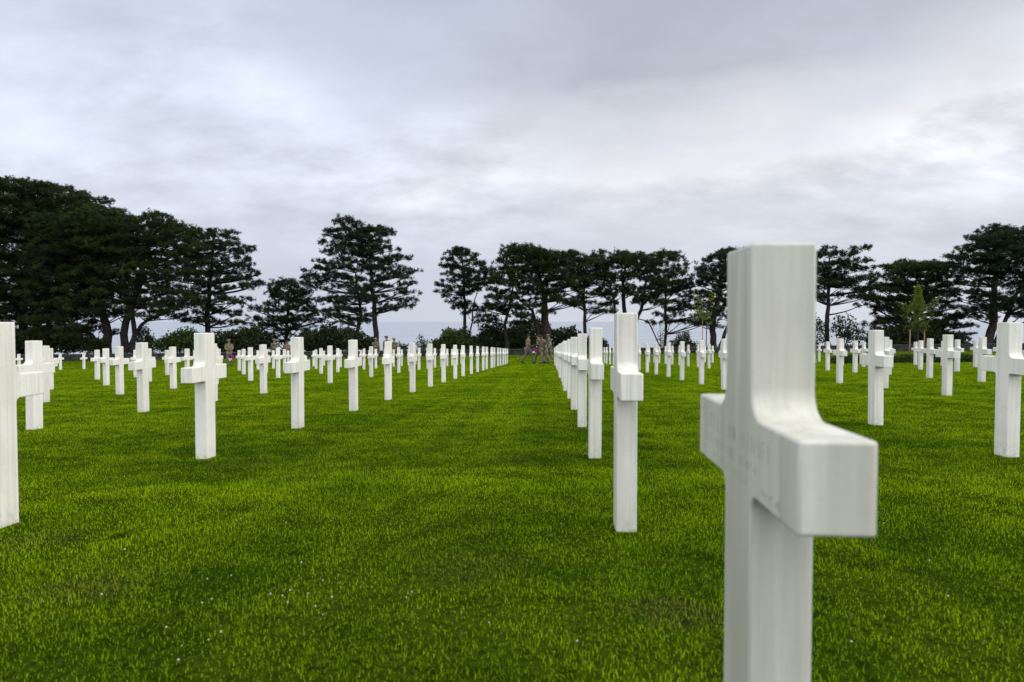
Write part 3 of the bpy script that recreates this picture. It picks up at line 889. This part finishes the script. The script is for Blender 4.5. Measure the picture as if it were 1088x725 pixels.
# young staked trees
def staked(label, px, py, D, top, kind):
    p, _ = on_ground(px, py) if D is None else (None, D)
    if p is None:
        p = at(px, py, D); p.z = float(ground_z(p.x, p.y))
    xc, yc = to_cam(p.x, p.y); sc = yc / F
    root = empty('young_tree', p); tag(root, label, 'tree', 'young staked trees')
    H = at(px, top, yc).z - p.z
    g = Geo(); rnd = random.Random(label)
    g.tube([(0, 0, -.1), (.03, 0, H * .4), (-.02, .02, H * .97)], [.05, .04, .01], 7)
    C, TI = [], []
    if kind == 'conifer':
        for k in range(46):
            h = H * (.36 + .60 * k / 46); u = k / 46; r = H * (.23 * min(1, .45 + u * 1.6) if u < .5 else .010 + .16 * max(0, .86 - u)) * rnd.uniform(.45, 1.3)
            a = k * 2.4; e = Vector((math.cos(a) * r, math.sin(a) * r, h + r * .75))
            g.tube([(0, 0, h), e], [.015, .006], 5, False)
            m = 9
            t = rng.uniform(.2, 1, (m, 1))
            C.append(np.array(e)[None] * t + np.array((0, 0, h))[None] * (1 - t) + rng.normal(0, .045, (m, 3)))
            TI.append(np.clip(rng.normal(.3 + .4 * k / 46, .15, m), 0, 1))
        v, t, ti = tufts(np.concatenate(C), .17, 12, np.concatenate(TI), .12, .6); mat = 'youngpine'
    else:
        for k in range(20):
            h = H * rnd.uniform(.5, .98); r = rnd.uniform(.15, .32) * H * (1.15 - .5 * h / H)
            a = rnd.uniform(0, 6.28); e = Vector((math.cos(a) * r, math.sin(a) * r, h + r * .3))
            g.tube([(0, 0, h - .2), e], [.018, .006], 5, False)
            m = 15
            t = rng.uniform(.3, 1.1, (m, 1))
            C.append(np.array(e)[None] * t + np.array((0, 0, h - .2))[None] * (1 - t) + rng.normal(0, .14, (m, 3)))
            TI.append(np.clip(rng.normal(.5, .22, m), 0, 1))
        v, t, ti = leaves(np.concatenate(C), .12, np.concatenate(TI)); mat = 'sapling'
    link('trunk', g.mesh('trunk', True), M['bark'], root)
    link('crown', np_mesh('crown', v, t, ti), M[mat], root)
    for s in ((-1, 1) if kind == 'conifer' else (-1,)):
        q = Geo(); hs = H * .42 if kind == 'conifer' else H * .55
        q.tube([(s * .34, .02 * s, -.1), (s * .33, .02 * s, hs)], [.032, .03], 8)
        link('stake', q.mesh('stake', True), M['wood'], root)
staked('young yellow green conifer held by two stakes behind the right crosses', 974, 387, 31.5, 302, 'conifer')
staked('thin young broadleaf tree with sparse pale leaves and one stake', 750, 381, 62, 314, 'broad')

# ------------------------------------------------------------------ clover flowers
FL = [(110,638),(222,620),(246,616),(255,556),(352,557),(411,549),(417,554),(286,638),(309,634),(327,636),(301,639),(305,646),(337,650),(343,657),
      (355,641),(438,635),(430,641),(490,655),(223,685),(234,679),(192,692),(192,710),(175,674),(217,646),(240,646),(227,642),(320,603),(342,622),
      (335,544),(305,560),(596,560),(586,572),(700,476),(703,478),(250,557),(132,590),(560,600),(520,668),(612,690),(940,560),(985,600),(1010,640),(905,690)]
def flower():
    h, s = Geo(), Geo()
    s.tube([(0, 0, -.005), (.003, 0, .025), (.001, .002, .046)], [.0012, .0011, .001], 5)
    rr = random.Random(8)
    for k in range(26):
        a = k * 2.4; zz = 1 - 1.5 * k / 26; r = math.sqrt(max(0, 1 - zz * zz * .8))
        d = Vector((math.cos(a) * r, math.sin(a) * r, zz)) * .006
        h.ball((.001 + d.x, .002 + d.y, .05 + d.z), (.0024, .0024, .0032), 5, 4)
    return s.mesh('stem', True), h.mesh('flower_head', True)
FS, FH = flower(); FS.materials.append(M['stem']); FH.materials.append(M['petal'])
for px, py in FL:
    p, D = on_ground(px, py)
    r = empty('clover_flower', p, random.uniform(0, 6))
    r.rotation_euler = (random.gauss(0, .2), random.gauss(0, .2), random.uniform(0, 6))
    s = random.uniform(.20, .36); r.scale = (s, s, s * 1.1)
    tag(r, 'small white clover flower dotted in the short lawn grass', 'flower', 'white clover flowers scattered in the lawn')
    for nm, m_ in (('stem', FS), ('flower_head', FH)):
        c = bpy.data.objects.new(nm, m_); COL.objects.link(c); c.parent = r

# ------------------------------------------------------------------ people
def skin_mesh(name, nodes, edges, sub=2, smooth=True):
    """one continuous surface grown round a joint skeleton: nodes {name: (pos, radius or (rx, ry))}"""
    names = list(nodes)
    me = bpy.data.meshes.new(name + '_s')
    me.from_pydata([nodes[n][0] for n in names], [(names.index(a), names.index(b)) for a, b in edges], [])
    o = bpy.data.objects.new(name + '_s', me); COL.objects.link(o)
    o.modifiers.new('skin', 'SKIN').use_smooth_shade = True
    if not me.skin_vertices: pass
    lay = me.skin_vertices[0].data
    for i, n in enumerate(names):
        r = nodes[n][1]
        lay[i].radius = r if isinstance(r, tuple) else (r, r)
        lay[i].use_root = (i == 0)
    sb = o.modifiers.new('sub', 'SUBSURF'); sb.levels = sub; sb.render_levels = sub
    dg = bpy.context.evaluated_depsgraph_get()
    out = bpy.data.meshes.new_from_object(o.evaluated_get(dg), depsgraph=dg)
    out.name = name
    bpy.data.objects.remove(o)
    bpy.data.meshes.remove(me)
    return out

def person(label, px, py, heading, height=1.78, cloth='camo', hat='cap', stride=.25, bend=0.0, arms='walk', D=None):
    """standing / walking figure; local +Y is the way it faces; heading in degrees about Z"""
    if D is None: p, D = on_ground(px, py)
    else:
        p = at(px, py, D); p.z = float(ground_z(p.x, p.y))
    root = empty('person', p, R(heading))
    tag(root, label, 'person', 'people in uniform at the far end of the rows')
    k = height / 1.78
    f = math.sin(R(bend)); cb = math.cos(R(bend))
    def up(h, y=0.0, x=0.0):          # torso point bent forward about the hips
        hh = h - .95
        return (x, y * cb + f * hh, .95 + cb * hh - y * f)
    s = stride
    N = {
     'pelvis': ((0, 0, .95), (.150, .115)), 'waist': (up(1.10), (.140, .105)), 'chest': (up(1.30, .01), (.175, .125)),
     'collar': (up(1.44), (.105, .085)), 'neck': (up(1.51, .01), .055), 'jaw': (up(1.59, .03), (.068, .078)), 'skull': (up(1.68, .02), (.078, .092)), 'top': (up(1.745, .01), (.055, .065)),
    }
    E = [('pelvis', 'waist'), ('waist', 'chest'), ('chest', 'collar'), ('collar', 'neck'), ('neck', 'jaw'), ('jaw', 'skull'), ('skull', 'top')]
    for sd_, n in ((-1, 'l'), (1, 'r')):
        fw = s * sd_
        N['hip' + n] = ((.09 * sd_, .0, .90), .098)
        N['knee' + n] = ((.095 * sd_, fw * .55 + .05, .50), .062)
        back = max(0, -fw)
        N['ankle' + n] = ((.095 * sd_, fw - .02 - back * .25, .10 + back * .25), .042)
        N['heel' + n] = ((.097 * sd_, fw - .06 - back * .25, .045 + back * .30), .038)
        N['toe' + n] = ((.105 * sd_, fw + .15 - back * .2, .035), .034)
        E += [('pelvis', 'hip' + n), ('hip' + n, 'knee' + n), ('knee' + n, 'ankle' + n), ('ankle' + n, 'heel' + n), ('ankle' + n, 'toe' + n)]
        N['sh' + n] = (up(1.42, 0, .19 * sd_), .060)
        if arms == 'hold':
            N['el' + n] = (up(1.17, .10, .235 * sd_), .045); N['wr' + n] = (up(1.10, .33, .12 * sd_), .030); hd = Vector((-.35 * sd_, .9, .1))
        else:
            sw = -fw * .7
            N['el' + n] = (up(1.13, sw * .5 - .02, .245 * sd_), .045); N['wr' + n] = (up(.88, sw + .06, .25 * sd_), .030); hd = Vector((0, .25, -.95))
        w = Vector(N['wr' + n][0]); hd.normalize()
        N['palm' + n] = (tuple(w + hd * .075), (.040, .022)); E += [('collar', 'sh' + n), ('sh' + n, 'el' + n), ('el' + n, 'wr' + n), ('wr' + n, 'palm' + n)]
        sdv = hd.cross(Vector((1, 0, 0)))
        sdv = sdv.normalized() if sdv.length > .1 else Vector((0, 1, 0))
        for q in range(4):
            o_ = sdv * (.027 - .018 * q); L = (.075, .085, .08, .062)[q]
            b1 = w + hd * (.09 + L * .5) + o_; b2 = w + hd * (.09 + L) + o_ + Vector((-.02 * sd_, 0, 0))
            N['fa%s%d' % (n, q)] = (tuple(b1), .0095); N['fb%s%d' % (n, q)] = (tuple(b2), .008)
            E += [('palm' + n, 'fa%s%d' % (n, q)), ('fa%s%d' % (n, q), 'fb%s%d' % (n, q))]
        t1 = w + hd * .05 + sdv * .045; t2 = w + hd * .085 + sdv * .06
        N['ta' + n] = (tuple(t1), .011); N['tb' + n] = (tuple(t2), .009); E += [('wr' + n, 'ta' + n), ('ta' + n, 'tb' + n)]
    for nme in N:
        pos, r = N[nme]
        N[nme] = (tuple(c * k for c in pos), tuple(q * k for q in r) if isinstance(r, tuple) else r * k)
    body = link('body', skin_mesh('body', N, E, 1), M['skin'], root)
    # clothing follows the same skeleton, slightly larger
    def sub(names, grow, extra=None):
        n2 = {}
        for q in names:
            r = N[q][1]; n2[q] = (N[q][0], tuple(c * grow + .008 for c in r) if isinstance(r, tuple) else r * grow + .008)
        if extra: n2.update(extra)
        return n2, [e for e in E if e[0] in n2 and e[1] in n2]
    jn = ['chest', 'waist', 'pelvis', 'collar'] + [a + b for b in 'lr' for a in ('sh', 'el', 'wr')]
    n2, e2 = sub(jn, 1.16); link('jacket', skin_mesh('jacket', n2, e2, 2), M[cloth], root)
    tn = ['pelvis'] + [a + b for b in 'lr' for a in ('hip', 'knee', 'ankle')]
    n2, e2 = sub(tn, 1.22); link('trousers', skin_mesh('trousers', n2, e2, 2), M[cloth], root)
    for b in 'lr':
        n2, e2 = sub(['ankle' + b, 'heel' + b, 'toe' + b], 1.18); link('boot', skin_mesh('boot', n2, e2, 2), M['boots'], root)
    # face: nose, ears, eyes
    g = Geo(); hd_ = Vector(up(1.64, .02)) * k
    yv = Vector((0, cb, -f)); zv = Vector((0, f, cb))
    g.ball(hd_ + yv * .105 * k, (.013, .018, .02), 6, 5)
    for sx in (-1, 1): g.ball(hd_ + Vector((sx * .083 * k, 0, 0)), (.012, .022, .032), 6, 5)
    link('face', g.mesh('face', True), M['skin'], root)
    g = Geo()
    for sx in (-1, 1): g.ball(hd_ + Vector((sx * .032, 0, 0)) + yv * .088 * k + zv * .018, .011, 6, 5)
    g.ball(hd_ + yv * .088 * k - zv * .055, (.024, .008, .006), 6, 4)
    g.ball(hd_ + zv * .065 * k - yv * .018, (.088 * k, .104 * k, .078 * k), 10, 7)
    link('hair', g.mesh('hair', True), M['hair'], root)
    if hat:
        g = Geo(); c = hd_ + zv * .088 * k
        if hat == 'cap':
            g.ball(c, (.098 * k, .115 * k, .070 * k), 10, 6)
            g.box(c + yv * .135 * k - zv * .018, (.15, .11, .014))
            mt = M['cap']
        else:
            g.ball(c + Vector((.03, 0, 0)), (.125 * k, .125 * k, .050 * k), 10, 6)
            mt = M['maroon'] if hat == 'maroon' else M['tanc']
        link('cap' if hat == 'cap' else 'beret', g.mesh('hat', True), mt, root)
    return root, D

def flowers(name, label, px, py, D, r, mats=('blue', 'white', 'red')):
    c = at(px, py, D)
    root = empty(name, c, YAW); tag(root, label, 'flowers')
    rr = random.Random(label)
    for i, mname in enumerate(mats):
        g = Geo()
        for q in range(26):
            a = 2 * math.pi * (i + rr.uniform(-.1, 1.1)) / 3 + 1.2
            rad = r * rr.uniform(.25, 1)
            g.ball((math.cos(a) * rad, rr.uniform(-.05, .05), math.sin(a) * rad), rr.uniform(.025, .045), 6, 5)
        link(mname + '_blooms', g.mesh(mname + '_blooms', True), M[mname], root)
    g = Geo()
    pts = [(math.cos(t) * r * .7, 0.03, math.sin(t) * r * .7) for t in np.linspace(0, 2 * math.pi, 20)]
    g.tube(pts, [.03] * 20, 6)
    link('ring', g.mesh('ring', True), M['stem'], root)

_, d1 = person('person in tan uniform and dark cap walking alone at the left of the aisle group', 561, 386.8, -70, 1.74, 'tan', 'cap', .30)
person('person in camouflage uniform carrying the wreath in the aisle group', 573, 386.5, 80, 1.74, 'camo', None, .28, 5, 'hold')
person('person in camouflage leaning forward in the middle of the aisle group', 579, 387.0, 130, 1.70, 'camo', None, .22, 22)
person('person in camouflage at the right end of the aisle group beside the crosses', 584.5, 386.6, 100, 1.74, 'camo', 'tan', .2, 6)
flowers('wreath', 'blue, white and red wreath carried by the people in the aisle', 567.5, 373, d1 - .3, .15)
_, d2 = person('person in tan uniform holding a red, white and blue wreath by the left crosses', 243.5, 389.3, -150, 1.72, 'tan', 'tan', .08, 0, 'hold')
flowers('wreath', 'red, white and blue wreath held low by the person in tan on the left', 245.5, 380.5, d2 - .55, .19)
person('person in camouflage behind the left crosses, standing left of a shorter one', 292, 388.5, 170, 1.75, 'camo', 'tan', .1)
person('shorter person in tan shirt standing between a camouflaged person and a big cross', 305, 388.5, -160, 1.62, 'tan', None, .1)
person('person in camouflage standing left of the maroon beret below the tall pine', 399.5, 387.6, 175, 1.70, 'camo', 'tan', .08)
person('person in maroon beret standing behind a cross below the tall pine', 411, 387.2, 160, 1.84, 'camo', 'maroon', .08)
person('person in camouflage standing right of the maroon beret before the sea view', 419, 387.4, -170, 1.70, 'camo', 'tan', .08)

# ------------------------------------------------------------------ camera and render settings
cam = bpy.data.cameras.new('camera'); co = bpy.data.objects.new('camera', cam); COL.objects.link(co)
cam.sensor_width = 36; cam.lens = 36 * F / 1088
cam.clip_start = .05; cam.clip_end = 200000
co.location = (0, 0, CAM_Z); co.rotation_euler = (R(90) - PITCH, 0, YAW)
cam.dof.use_dof = True; cam.dof.focus_distance = 9.0; cam.dof.aperture_fstop = 4.6
scene.camera = co
vs = scene.view_settings
vs.view_transform = 'Standard'; vs.look = 'None'; vs.exposure = .12; vs.gamma = 1; vs.use_curve_mapping = False
scene.cycles.max_bounces = 6; scene.cycles.diffuse_bounces = 3; scene.cycles.transparent_max_bounces = 4
scene.cycles.use_denoising = True
print('crosses', n_cross)
